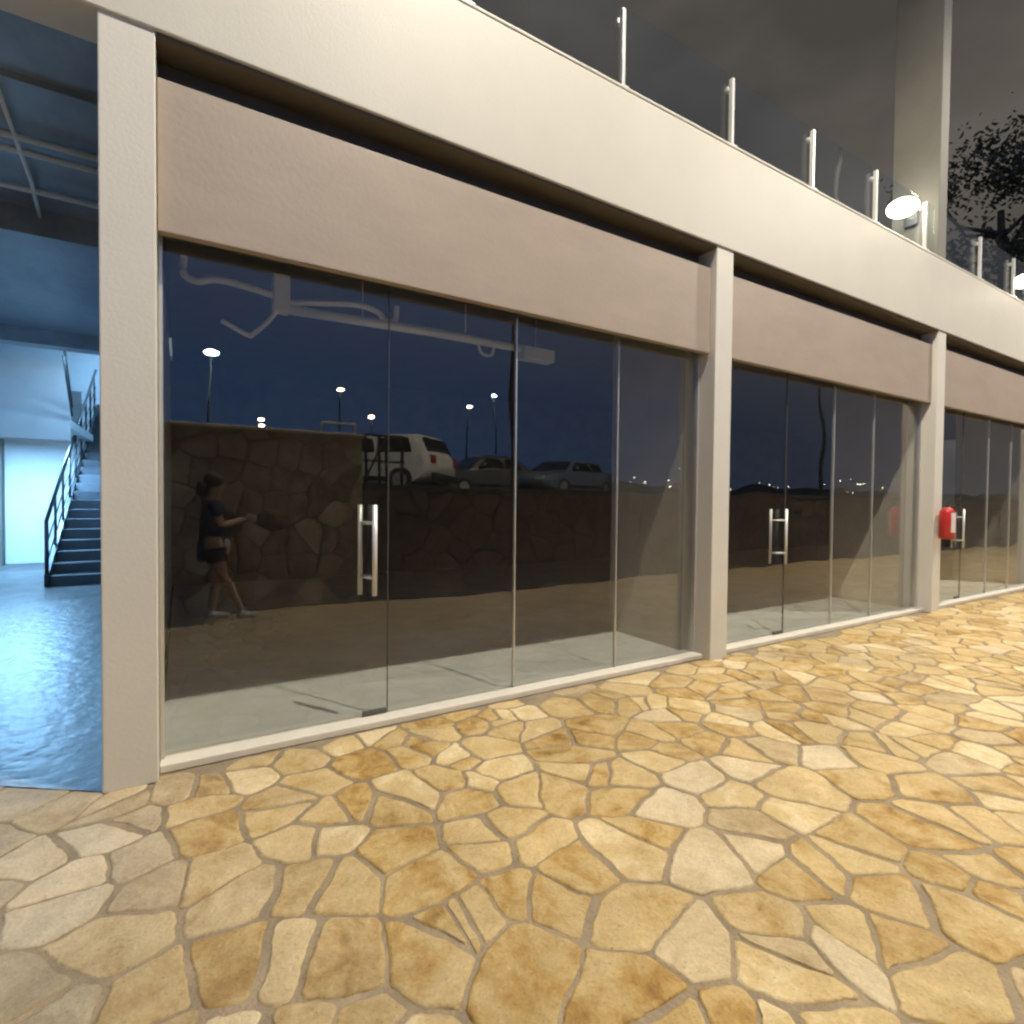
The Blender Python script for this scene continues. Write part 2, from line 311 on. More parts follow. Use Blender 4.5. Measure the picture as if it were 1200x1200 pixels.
# ------------------------------------------------------------------ ground
g = MB().box(-60, 70, -3.9, 60, -.30, -.004); struct(g.build('ground', ASPH))
def sheet(name, m, x0, x1, y0, y1, z):
    b = MB(); vs = [b.bm.verts.new(p) for p in ((x0, y0, z), (x1, y0, z), (x1, y1, z), (x0, y1, z))]; b.bm.faces.new(vs)
    return struct(b.build(name, m))
sheet('mortar_bed', MORTAR, -20, 45, -3.9, .42, -.002)
def lay_paving(name, x0, x1, y0, y1, size):
    """crazy paving: every stone its own low plate with chipped rim, in one mesh"""
    rnd = random.Random(11); cells = {}
    sites = []
    nx_, ny_ = int((x1-x0)/size)+1, int((y1-y0)/size)+3
    for i in range(-1, nx_+1):
        for j in range(-1, ny_):
            if rnd.random() < .13: continue
            x = x0+(i+.5+rnd.uniform(-.48, .48))*size; y = y0+(j+.5+rnd.uniform(-.48, .48))*size
            sites.append((x, y))
            if rnd.random() < .10: sites.append((x+rnd.uniform(.3, .5)*size, y+rnd.uniform(-.4, .4)*size))
    for k, (x, y) in enumerate(sites): cells.setdefault((int(x//size), int(y//size)), []).append(k)
    bm = bmesh.new(); lay = bm.loops.layers.color.new('tone')
    def ymax(x): return .395 if x < -.85 else (.395+(x+.85)/.515*(.025-.395) if x < -.335 else .06)
    for k, (sx_, sy_) in enumerate(sites):
        if sy_ > ymax(sx_)+.04: continue
        poly = [(sx_-size*2, sy_-size*2), (sx_+size*2, sy_-size*2), (sx_+size*2, sy_+size*2), (sx_-size*2, sy_+size*2)]
        ci, cj = int(sx_//size), int(sy_//size)
        # metric squeezed per stone neighbourhood gives longer and shorter stones
        for a in range(ci-3, ci+4):
            for b_ in range(cj-3, cj+4):
                for q in cells.get((a, b_), ()):
                    if q == k: continue
                    qx, qy = sites[q]; mxx, myy = (sx_+qx)/2, (sy_+qy)/2; dx, dy = qx-sx_, qy-sy_
                    d_ = math.hypot(dx, dy) or 1e-6; g_ = .003+.011*((k*q*7919+(k+q)*104729) % 97)/97
                    new = []
                    for e in range(len(poly)):
                        p, r_ = poly[e], poly[(e+1) % len(poly)]
                        fp = ((p[0]-mxx)*dx+(p[1]-myy)*dy)/d_+g_; fr = ((r_[0]-mxx)*dx+(r_[1]-myy)*dy)/d_+g_
                        if fp <= 0: new.append(p)
                        if (fp < 0 < fr) or (fr < 0 < fp):
                            t = fp/(fp-fr); new.append((p[0]+t*(r_[0]-p[0]), p[1]+t*(r_[1]-p[1])))
                    poly = new
                    if len(poly) < 3: break
                if len(poly) < 3: break
            if len(poly) < 3: break
        if len(poly) < 3: continue
        cx_ = sum(p[0] for p in poly)/len(poly); cy__ = sum(p[1] for p in poly)/len(poly)
        if not (x0 < cx_ < x1 and y0-.1 < cy__ < y1+.1): continue
        # cut corners, divide the rim, wobble it
        P = []
        n_ = len(poly)
        for e in range(n_):
            p, r_ = poly[e], poly[(e+1) % n_]
            L_ = math.hypot(r_[0]-p[0], r_[1]-p[1])
            if L_ < .012: continue
            c_ = min(.006+.014*rnd.random(), L_*.25)/L_
            m_ = max(2, int(L_/.022)) if cx_ < 7 else 2
            for u in range(m_+1):
                t = c_+(1-2*c_)*u/m_
                P.append((p[0]+t*(r_[0]-p[0]), p[1]+t*(r_[1]-p[1])))
        if len(P) < 3: continue
        Q = []
        for (px_, py_) in P:
            v = noise.noise_vector(Vector((px_*9, py_*9, 1)))
            v2 = noise.noise_vector(Vector((px_*2.3, py_*2.3, 5))); v3 = noise.noise_vector(Vector((px_*34, py_*34, k*.7)))
            px_ += .013*v.x+.045*v2.x+.006*v3.x; py_ += .013*v.y+.045*v2.y+.006*v3.y
            px_ = min(max(px_, x0), x1); Q.append((px_, min(max(py_, y0), ymax(px_))))
        z = .004+rnd.uniform(-.002, .003); tx, ty = rnd.uniform(-.012, .012), rnd.uniform(-.012, .012)
        def ring(f, dz):
            res = []
            for (px_, py_) in Q:
                ddx, ddy = px_-cx_, py_-cy__; dd = math.hypot(ddx, ddy) or 1
                kf = max(0, 1-f/dd)
                X, Y = cx_+ddx*kf, cy__+ddy*kf
                res.append(bm.verts.new((X, Y, z+dz+tx*(X-cx_)+ty*(Y-cy__))))
            return res
        r0, r1, r2 = ring(0, -.012), ring(.002, -.0035), ring(.010+.006*rnd.random(), 0)
        tone = (rnd.random(), rnd.random(), max(0, min(1, (.9-(cx_+.6*rnd.random()))*.6+.35)) if cx_ < 1.4 else (.75 if rnd.random() < .12 else rnd.random()*.4), 1)  # greyer share grows towards the passage: cool light put into the tone
        fs = []
        m_ = len(Q)
        for A, C_ in ((r0, r1), (r1, r2)):
            for e in range(m_):
                try:
                    f = bm.faces.new((A[e], A[(e+1) % m_], C_[(e+1) % m_], C_[e])); f.smooth = True; fs.append(f)
                except ValueError: pass
        fs.append(bm.faces.new(r2))
        for f in fs:
            for lp in f.loops: lp[lay] = tone
    me = bpy.data.meshes.new(name); bm.to_mesh(me); bm.free(); me.materials.append(SLAB)
    o = bpy.data.objects.new(name, me); COL.objects.link(o); return struct(o)
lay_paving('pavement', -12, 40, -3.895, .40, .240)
b = MB(); b.bm.faces.new([b.bm.verts.new((x, y, .004)) for x, y in ((-.335, .03), (-.12, .03), (-.12, 16), (-6.6, 16), (-6.6, .40), (-.85, .40))])
struct(b.build('passage_floor', CONCB))
sheet('shop_floor', SCREED, -.10, 22.0, .30, 7.0, .012)
# ground on the upper level, behind the retaining wall
g = MB().box(-80, 120, -150, -4.14, -.3, 1.57); struct(g.build('parking_ground', ASPH))

# hills far behind the viewer
b = MB()
nx, ny = 120, 16
grid = []
for i in range(nx+1):
    row = []
    for j in range(ny+1):
        x = -400+i*1400/nx; y = -140-j*22
        k = math.sin(math.pi*min(1, j/ny*1.0)*.5)
        rise = max(0, min(1, (x-30)/110))
        z = 1.0+k*(2+rise*(17+9*noise.noise(Vector((x*.006, y*.006, 0)))))+1.2*noise.noise(Vector((x*.05, y*.05, 3)))
        row.append(b.bm.verts.new((x, y, z)))
    grid.append(row)
for i in range(nx):
    for j in range(ny): b.bm.faces.new((grid[i][j], grid[i+1][j], grid[i+1][j+1], grid[i][j+1])).smooth = True
struct(b.build('hills', HILL))

# ------------------------------------------------------------------ building
B, PW = 4.439, .23
XR = [-.099+B*i for i in range(6)]        # right edges of the pillars
H, T = 3.746, 4.691
bld = thing('commercial_building', 'long cream two level building front with pillars, deep beam and tan panels above the glass', 'building', (0, 0, 0))
for i, x in enumerate(XR):
    MB().box(x-PW, x, 0, .34, 0, H+.02, .006).build('pillar', PILLAR, bld)
MB().box(-4.8-PW, -4.8, 0, .34, 0, H+.02, .006).build('pillar', PILLAR, bld)
MB().box(-9, 23, -.012, .26, H, T-.03, .008).build('beam', PAINT, bld)
MB().box(-9, 23, -.015, .27, T-.028, T, .008).build('coping', PAINT, bld)
for i in range(5):
    x0, x1 = XR[i]+.004, XR[i+1]-PW-.004
    MB().box(x0, x1, .062, .12, 2.80, 3.565, .004).build('fascia_panel', PANEL, bld)
    MB().box(x0, x1, .15, .25, 2.84, 2.90).build('head_rail', GASKET, bld)
    MB().box(x0, x1, .003, .199, H-.022, H-.001).build('soffit_strip', SOFFIT, bld)  # thin dark strip covering the beam's underside
    # rear lining of the slot over the fascia panel
    MB().box(x0, x1, .20, .27, 2.901, H-.002).build('bulkhead', DARK, bld)
MB().box(-9, 23, .262, 7.3, 4.05, 4.25).build('floor_slab', SOFFIT, bld)
MB().box(-.10, 22.2, .30, 7.2, 3.62, 3.70).build('ceiling', DARKC, bld)
MB().box(-.33, 22.2, 7.0, 7.2, 0, 3.61).build('back_wall', DARK, bld)
for i in range(1, 6):
    x = XR[i]
    MB().box(x-PW+.004, x-.004, .345, 1.36, .013, 3.61).build('cross_wall', INNER, bld)
MB().box(XR[0]-PW+.006, XR[0]-.03, .345, 7.9, 0, 3.61).build('side_wall', WALLW, bld)
MB().box(-.32, -.10, 7.9, 16, 0, 7.29).build('side_wall', WALLW, bld)
# upper columns rising from the terrace edge
for i in (2, 3, 4):
    x = XR[i]
    MB().box(x-PW-.03, x-.03, .02, .58 if i == 2 else .41, T-.4, 12.0, .006).build('upper_column', COLUMNP, bld)

# ------------------------------------------------------------------ shopfronts
JOINTS = [[XR[0]+.012, 1.16, 2.13, 3.134, XR[1]-PW-.012],
          [XR[1]+.012, 5.53, 6.45, 7.35, XR[2]-PW-.012],
          [XR[2]+.012, 9.98, 10.92, 11.86, XR[3]-PW-.012],
          [XR[3]+.012, 14.5, 15.5, 16.4, XR[4]-PW-.012]]
FL = ['nearest glass shopfront, between the two closest pillars, with long twin bar handle and white sill',
      'middle glass shopfront between the second and third pillars, with short square handle',
      'far glass shopfront beyond the red extinguisher, at the right edge',
      'last glass shopfront, beyond the fourth pillar']
def pull(parent, x, z0, z1, yoff, r, spread):
    """twin pull bars through the glass; spread shifts the inner bar sideways"""
    for s_, y in ((0, .2-yoff), (1, .2+yoff)):
        MB().tube([(x+spread*s_, y, z0), (x+spread*s_, y, z1)], r, 12).build('handle_bar', STEEL, parent)
    for z in (z0+(z1-z0)*.2, z1-(z1-z0)*.2):
        MB().tube([(x, .2-yoff, z), (x+spread, .2+yoff, z)], r*.75, 10).build('handle_mount', STEEL, parent)
for bi, js in enumerate(JOINTS):
    x0, x1 = js[0], js[-1]
    sf = thing('glass_shopfront', FL[bi], 'shopfront', ((x0+x1)/2, .2, 0), 'glass shopfronts between the pillars')
    MB().box(x0-.011, x1+.011, .085, .285, .001, .045, .006).build('sill', SILL, sf)
    for k in range(len(js)-1):
        a, c = js[k]+.004, js[k+1]-.004
        door = (k == 0)
        o = MB().box(a, c, .195, .205, .058 if door else .046, 2.86).build('glass_door' if door else 'glass_pane', GLASS, sf)
        if door:
            MB().box(c-.16, c-.005, .188, .212, .05, .078, .002).build('patch_fitting', GASKET, o)
            if bi == 0: pull(o, c-.10, .83, 1.41, .05, .016, -.065)
            else: pull(o, c-.045, .80, 1.38, .05, .014, -.12)
            # polished door edge
            MB().box(js[k+1]-.0035, js[k+1]+.0005, .193, .207, .05, 2.86).build('door_seal', GASKET, sf)
        elif k in (1, 2):
            MB().box(js[k+1]-.006, js[k+1]+.006, .188, .214, .046, 2.80, .002).build('joint_profile', ALU, sf)
    MB().box(x1-.012, x1+.010, .165, .235, .046, 2.86, .003).build('side_frame', ALU, sf)
    MB().box(x0-.010, x0+.010, .165, .235, .046, 2.86, .003).build('side_frame', ALU, sf)
    MB().box(x0+.012, x1-.014, .186, .214, 2.861, 2.895).build('top_frame', GASKET, sf)

# ------------------------------------------------------------------ pipework under the shop ceiling
pp = thing('ceiling_pipework', 'pale pipe run with looping hoses behind the top of the nearest shopfront', 'pipes', (2, 2, 3.15))
MB().tube([(.80, 2, 3.14), (2.2, 2, 3.17), (3.65, 2, 3.17)], .045, 12).build('main_pipe', PIPE, pp)
MB().box(.70, .84, 1.93, 2.07, 3.10, 3.42, .01).build('drop_box', PIPE, pp)
MB().box(3.30, 3.72, 1.92, 2.08, 3.05, 3.19, .01).build('end_unit', PIPE, pp)
def wav(pts, n=8):
    res = []
    P = [Vector(p) for p in pts]; P = [P[0]]+P+[P[-1]]
    for i in range(1, len(P)-2):
        for k in range(n):
            t = k/n; a, b_, c, d = P[i-1:i+3]
            res.append(.5*((2*b_)+(c-a)*t+(2*a-5*b_+4*c-d)*t*t+(3*b_-a-3*c+d)*t*t*t))
    res.append(P[-2]); return res
MB().tube(wav([(.03, 2, 3.42), (.03, 2, 3.28), (.12, 2, 3.24), (.25, 2, 3.28), (.42, 2, 3.28), (.72, 2, 3.24)]), .028).build('hose', PIPE, pp)
MB().tube(wav([(.82, 2, 3.20), (1.1, 2, 3.25), (1.45, 2, 3.30), (1.65, 2, 3.27), (1.72, 2, 3.20), (1.82, 2, 3.21), (1.84, 2, 3.36)]), .028).build('hose', PIPE, pp)
MB().tube(wav([(.74, 2, 3.12), (.66, 2, 3.0), (.55, 2, 2.88), (.5, 2, 2.86), (.3, 2, 2.95)]), .02).build('hose', PIPE, pp)
MB().tube(wav([(2.75, 2, 3.15), (2.8, 2, 3.04), (2.92, 2, 3.04), (2.95, 2, 3.15)]), .016).build('hose', PIPE, pp)
for x in (1.5, 2.6, 3.5):
    MB().tube([(x, 2, 3.17), (x, 2, 3.62)], .006, 6).build('hanger', PIPE, pp)

# ------------------------------------------------------------------ passage with the stair on the left
MB().box(-6.8, -6.62, .2, 16, 0, 7.29).build('side_wall', WALLW, bld)
for y0, y1, z0 in ((.262, 1.2, 4.02), (3.1, 3.5, 3.75), (7.6, 7.9, 3.75)):
    MB().box(-6.6, -.34, y0, y1, z0, 4.048).build('cross_beam', CEILB, bld)
MB().box(-6.6, -.34, 1.205, 9.0, 3.98, 4.046).build('passage_ceiling', CEILB, bld)
MB().box(-6.6, -.30, 7.9, 15.8, 7.3, 7.45).build('stair_roof', CEILB, bld)
MB().box(-6.6, -.34, 8.90, 9.0, 4.05, 7.29).build('stairwell_wall', WALLW, bld)
MB().box(-6.6, -1.86, 12.0, 12.15, 0, 3.75).build('passage_wall', WALLW, bld)
MB().box(-6.6, -.34, 15.6, 15.8, 0, 7.29).build('passage_wall', WALLW, bld)
MB().box(-3.36, -3.12, 11.65, 11.9, .003, 2.6, .005).build('passage_column', COLUMNP, bld)
MB().box(-6.6, -1.66, 9.125, 12.0, 2.66, 2.80).build('landing_slab', WALLW, bld)
MB().box(-6.6, -1.66, 9.0, 9.12, 2.42, 3.75).build('landing_parapet', WALLW, bld)

st = thing('staircase', 'dark concrete stair with black metal handrail climbing away in the blue lit passage', 'staircase', (-1.1, 7.9, 0))
n_s = 22; rise, going = .171, .292
for k in range(n_s):
    MB().box(-1.78, -.36, 7.9+k*going, 7.9+(k+1)*going+.02, max(.004, k*rise-.12), (k+1)*rise, .005).build('step', STEP, st)
y_end = 7.9+n_s*going
MB().prism([(7.86, .004), (7.86, .19), (y_end, n_s*rise+.05), (y_end, n_s*rise-.35), (8.4, .004)], 'x', -1.84, -1.785).build('stringer', RAILM, st)
hr = MB(); sl = rise/going
hr.tube([(-1.81, 7.88, 1.04), (-1.81, 7.88+6.1, 1.04+6.1*sl)], .028, 10)
o = hr.build('handrail', RAILM, st)
for k in range(9):
    y = 7.9+k*.72
    MB().tube([(-1.81, y, .1+(y-7.88)*sl), (-1.81, y, 1.04+(y-7.88)*sl)], .02 if k else .028, 8).build('baluster', RAILM, st)
for dz in (.35, .65):
    MB().tube([(-1.81, 7.9, dz+.02), (-1.81, 13.9, dz+.02+6*sl)], .010, 8).build('mid_rail', RAILM, st)
ur = thing('landing_railing', 'thin dark railing at the edge of the upper landing above the stair', 'railing', (-1.6, 8.6, 3))
for dz in (0, .25):
    MB().tube([(-1.64, 8.3, 4.0-dz), (-1.62, 8.95, 3.0-dz*.6)], .018, 8).build('rail', RAILM, ur)

# tube under the landing fills the passage; the other tubes are added, unseen
def tube_lamp(x, y, z, label, power, ang=0):
    t = thing('ceiling_lamp', label, 'lamp', (x, y, z))
    MB().box(x-.62, x+.62, y-.05, y+.05, z, z+.05, .005).build('lamp_housing', ALU, t)
    MB().tube([(x-.58, y, z-.025), (x+.58, y, z-.025)], .022, 10).build('lamp_tube', mat('cool_tube', (.9, .95, 1), emit=(.6, .85, 1), estr=20), t)
    d = bpy.data.lights.new('lamp_light', 'AREA'); d.shape = 'RECTANGLE'; d.size = 1.2; d.size_y = .12; d.energy = power; d.color = COOL
    lo = bpy.data.objects.new('lamp_light', d); COL.objects.link(lo); lo.parent = t; lo.location = (0, 0, -.07)
    return t
tube_lamp(-2.55, 10.0, 2.60, 'glowing tube lamp under the stair landing', 380)
tube_lamp(-1.05, 8.12, 3.90, 'added unseen tube lamp above the stair, lighting the stair wall', 35)  # added lamp, out of sight behind the beam, for the stair wall
tl = tube_lamp(-5.2, 5.4, 3.80, 'added unseen tube lamp nearest the street, brightening the passage ceiling', 30)  # added lamp outside the view, lifts the passage ceiling
d = bpy.data.lights.new('lamp_light', 'POINT'); d.energy = 90; d.color = COOL; d.shadow_soft_size = .2  # added point light, sends light up to the ceiling as well
lo = bpy.data.objects.new('lamp_light', d); COL.objects.link(lo); lo.parent = tl; lo.location = (.2, 0, -.3)

tube_lamp(-1.0, 13.6, 6.0, 'added unseen tube lamp brightening the stair head, hidden behind the nearest pillar', 150)  # added lamp, brightens the wall at the stair head
ps = thing('passage_streaks', 'thin pale tubes added for the light streaks on the dark blue passage ceiling', 'pipes', (-2, 2.6, 3.9))  # added tubes standing for light streaks on the glossy ceiling
for y, z in ((1.75, 3.93), (1.95, 3.93), (2.5, 3.90)):
    MB().tube([(-6.5, y, z), (-.36, y+.05, z)], .025, 8).build('streak_tube', PIPE, ps)
for x in (-.95, -1.5, -2.1):
    MB().tube([(x, 1.3, 3.94), (x-.04, 2.4, 3.90), (x-.1, 3.05, 3.90)], .014, 8).build('thin_streak', PIPE, ps)

# ------------------------------------------------------------------ terrace railing
tr = thing('terrace_railing', 'frameless glass terrace railing with slim steel posts on top of the cream beam', 'railing', (5, .1, T))
posts = [-1.05, .36, 1.62, 2.98, 4.31, 5.61, 6.90, 8.15, 9.88, 11.16, 12.5, 14.3, 15.6, 16.9]
for i, x in enumerate(posts):
    MB().box(x-.016, x+.016, .01, .05, T+.001, T+.62, .004).build('post', STEEL, tr)
    MB().box(x-.03, x+.03, .052, .085, T+.52, T+.56, .006).build('clamp', STEEL, tr)
    MB().box(x-.04, x+.04, -.01, .07, T+.0005, T+.012, .002).build('base_plate', STEEL, tr)
    if i < len(posts)-1:
        a, c = x+.03, posts[i+1]-.03
        if a < XR[2]-PW-.03 < c or a < XR[3]-PW-.03 < c: 
            xx = XR[2] if a < XR[2] < c+.4 else XR[3]
            if xx-PW-.05-a > .15: MB().box(a, xx-PW-.05, .062, .074, T+.03, T+.68).build('glass_pane', GLASS_T, tr)
            if c-xx > .1: MB().box(xx, c, .062, .074, T+.03, T+.68).build('glass_pane', GLASS_T, tr)
        else:
            MB().box(a, c, .062, .074, T+.03, T+.68).build('glass_pane', GLASS_T, tr)

# ------------------------------------------------------------------ flood lamps on the upper columns
LAMPM = mat('lamp_glow', (1, 1, 1), emit=(1.0, .93, .78), estr=16)
def flood(xc, label, pw):
    x = xc-PW-.03
    t = thing('flood_lamp', label, 'lamp', (x, .33, 5.33), 'flood lamps on the upper columns')
    MB().box(x-.05, x-.001, .25, .41, 5.22, 5.44, .006).build('bracket', RAILM, t)
    MB().tube([(x-.04, .33, 5.36), (x-.24, .30, 5.40)], .018, 8).build('arm', RAILM, t)
    q = MB().ball((0, 0, 0), .23, (1.15, .72, .52)).build('lamp_lens', LAMPM, t)
    q.parent = t; q.matrix_parent_inverse = Matrix(); q.location = (-.36, -.04, .03); q.rotation_euler = (0, math.radians(-16), 0)
    d = bpy.data.lights.new('lamp_light', 'SPOT'); d.energy = pw; d.color = (1, .86, .62); d.shadow_soft_size = .15
    d.spot_size = math.radians(140); d.spot_blend = .5
    lo = bpy.data.objects.new('lamp_light', d); COL.objects.link(lo); lo.parent = t; lo.location = (-.42, -.30, -.06)
    lo.rotation_euler = Vector((-.5, -.75, -.55)).to_track_quat('-Z', 'Y').to_euler()
    return t
flood(XR[2], 'bright flood lamp on the upper column over the third pillar', 250)
flood(XR[3], 'bright flood lamp at the right edge, low over the cream beam', 500)

# ------------------------------------------------------------------ fire extinguisher on the third pillar
RED = mat('red_enamel', (.50, .03, .025), .3, var=.05)
fx = thing('fire_extinguisher', 'red fire extinguisher with white label hanging beside the third pillar', 'fire extinguisher', (8.74, -.09, 1.0))
ex, ey = 8.68, -.10
MB().tube([(ex, ey, .99), (ex, ey, 1.0), (ex, ey, 1.34), (ex, ey, 1.39), (ex, ey, 1.41)], [.075, .088, .088, .06, .03], 20).build('cylinder', RED, fx)
b = MB(); A = []
for zz in (1.08, 1.34):
    A.append([b.bm.verts.new((ex+.0895*math.cos(math.radians(a)), ey+.0895*math.sin(math.radians(a)), zz)) for a in range(228, 301, 8)])
for k in range(len(A[0])-1): b.bm.faces.new((A[0][k], A[0][k+1], A[1][k+1], A[1][k])).smooth = True
b.build('label_band', mat('white_label', (.8, .70, .68), .5), fx)
MB().box(ex-.015, ex+.10, ey-.015, ey+.015, 1.412, 1.435, .003).build('valve', RAILM, fx)
MB().box(ex-.01, ex+.12, ey-.012, ey+.012, 1.455, 1.47, .003).build('lever', RAILM, fx)
MB().tube(wav([(ex+.02, ey, 1.42), (ex+.14, ey-.03, 1.40), (ex+.17, ey-.03, 1.25), (ex+.13, ey-.03, 1.08)]), .011).build('hose', RUBBER, fx)
MB().box(ex-.03, ex+.03, ey+.089, -.001, 1.15, 1.19).build('wall_hook', STEEL, fx)

# ------------------------------------------------------------------ dark tree beyond the far end of the building
tree = thing('tree', 'dark tall tree against the night sky beyond the upper column, at the right edge', 'tree', (39.5, 9, 0))
BARK = mat('bark', (.10, .08, .06), .9); LEAF = mat('dark_leaves', (.11, .11, .07), .8, var=.4, scale=.8)
tb = MB(); tb.tube(wav([(39.5, 9, -.1), (39.4, 9.1, 6), (39.8, 8.9, 12), (39.5, 9, 18)]), [.42-.011*i for i in range(25)], 10)
rt = random.Random(5); tips = []
for k in range(14):
    a = rt.uniform(0, 6.28); z0 = rt.uniform(10, 17); ln = rt.uniform(2.5, 5)
    e = (39.5+math.cos(a)*ln, 9+math.sin(a)*ln*.9, z0+rt.uniform(1, 4.5)); tips.append(e)
    tb.tube([(39.55, 9, z0), (39.5+math.cos(a)*ln*.5, 9+math.sin(a)*ln*.45, z0+.9), e], [.14, .09, .03], 7)
tb.build('trunk', BARK, tree)
lb = MB()
for (tx_, ty_, tz_) in tips+[(39.5, 9, 19.5), (38.6, 9.5, 21), (40.4, 8.4, 20.6)]:
    for k in range(420):
        v = Vector((rt.gauss(0, 1), rt.gauss(0, 1), rt.gauss(0, .75)))*.85
        c0 = Vector((tx_, ty_, tz_))+v; n_ = Vector((rt.gauss(0, 1), rt.gauss(0, 1), rt.gauss(0, 1))).normalized()
        a_ = n_.orthogonal().normalized(); b_ = n_.cross(a_); sz = rt.uniform(.07, .16)
        lb.bm.faces.new([lb.bm.verts.new(c0+p) for p in (a_*sz*1.6, b_*sz*.6, -a_*sz*1.6, -b_*sz*.6)])
me = bpy.data.meshes.new('crown'); lb.bm.to_mesh(me); lb.bm.free(); me.materials.append(LEAF)
o = bpy.data.objects.new('crown', me); COL.objects.link(o); o.parent = tree; o.matrix_parent_inverse = Matrix.Translation(-parent_loc(tree))

# ------------------------------------------------------------------ retaining walls behind the viewer
WX = 2.17
w1 = thing('stone_retaining_wall', 'tall rubble stone wall with pale coping, reflected left in the nearest glass', 'wall', (0, -4.0, 0))
MB().box(-14, WX, -4.10, -3.9, 0, 2.29, .01).build('stonework', RUBBLE, w1)
MB().box(-14, WX+.02, -4.13, -3.87, 2.291, 2.335, .008).build('coping', SILL, w1)
w2 = thing('low_stone_wall', 'lower rubble stone wall holding up the car park, reflected across the glass', 'wall', (20, -4.0, 0))
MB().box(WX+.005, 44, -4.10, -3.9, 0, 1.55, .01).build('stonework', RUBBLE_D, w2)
MB().box(WX+.03, 44, -4.13, -3.87, 1.551, 1.63, .008).build('kerb', ASPH, w2)
# pipe rail on the tall wall end
pr = thing('pipe_rail', 'small pale pipe rail on the end of the tall stone wall, in reflection', 'rail', (1.9, -3.98, 2.335))
MB().tube(wav([(1.62, -3.98, 2.337), (1.64, -3.98, 2.45), (1.75, -3.98, 2.47), (2.1, -3.98, 2.47)]), .018).build('rail', ALU, pr)
MB().tube([(2.08, -3.98, 2.336), (2.08, -3.98, 2.47)], .018).build('post', ALU, pr)
# metal railing by the car
mr_ = thing('metal_railing', 'dark metal railing with a slanted bar in front of the white car, in reflection', 'railing', (2.6, -4.0, 1.63))
for x in (2.25, 2.45, 2.56, 2.78):
    MB().box(x-.018, x+.018, -4.02, -3.98, 1.631, 2.33).build('upright', RAILM, mr_)
MB().tube([(2.22, -4.0, 1.66), (2.55, -4.0, 2.33)], .016).build('slanted_bar', RAILM, mr_)
MB().box(2.2, 2.82, -4.025, -3.975, 2.331, 2.36).build('top_rail', RAILM, mr_)
MB().box(2.2, 2.82, -4.02, -3.98, 1.95, 1.98).build('mid_rail', RAILM, mr_)

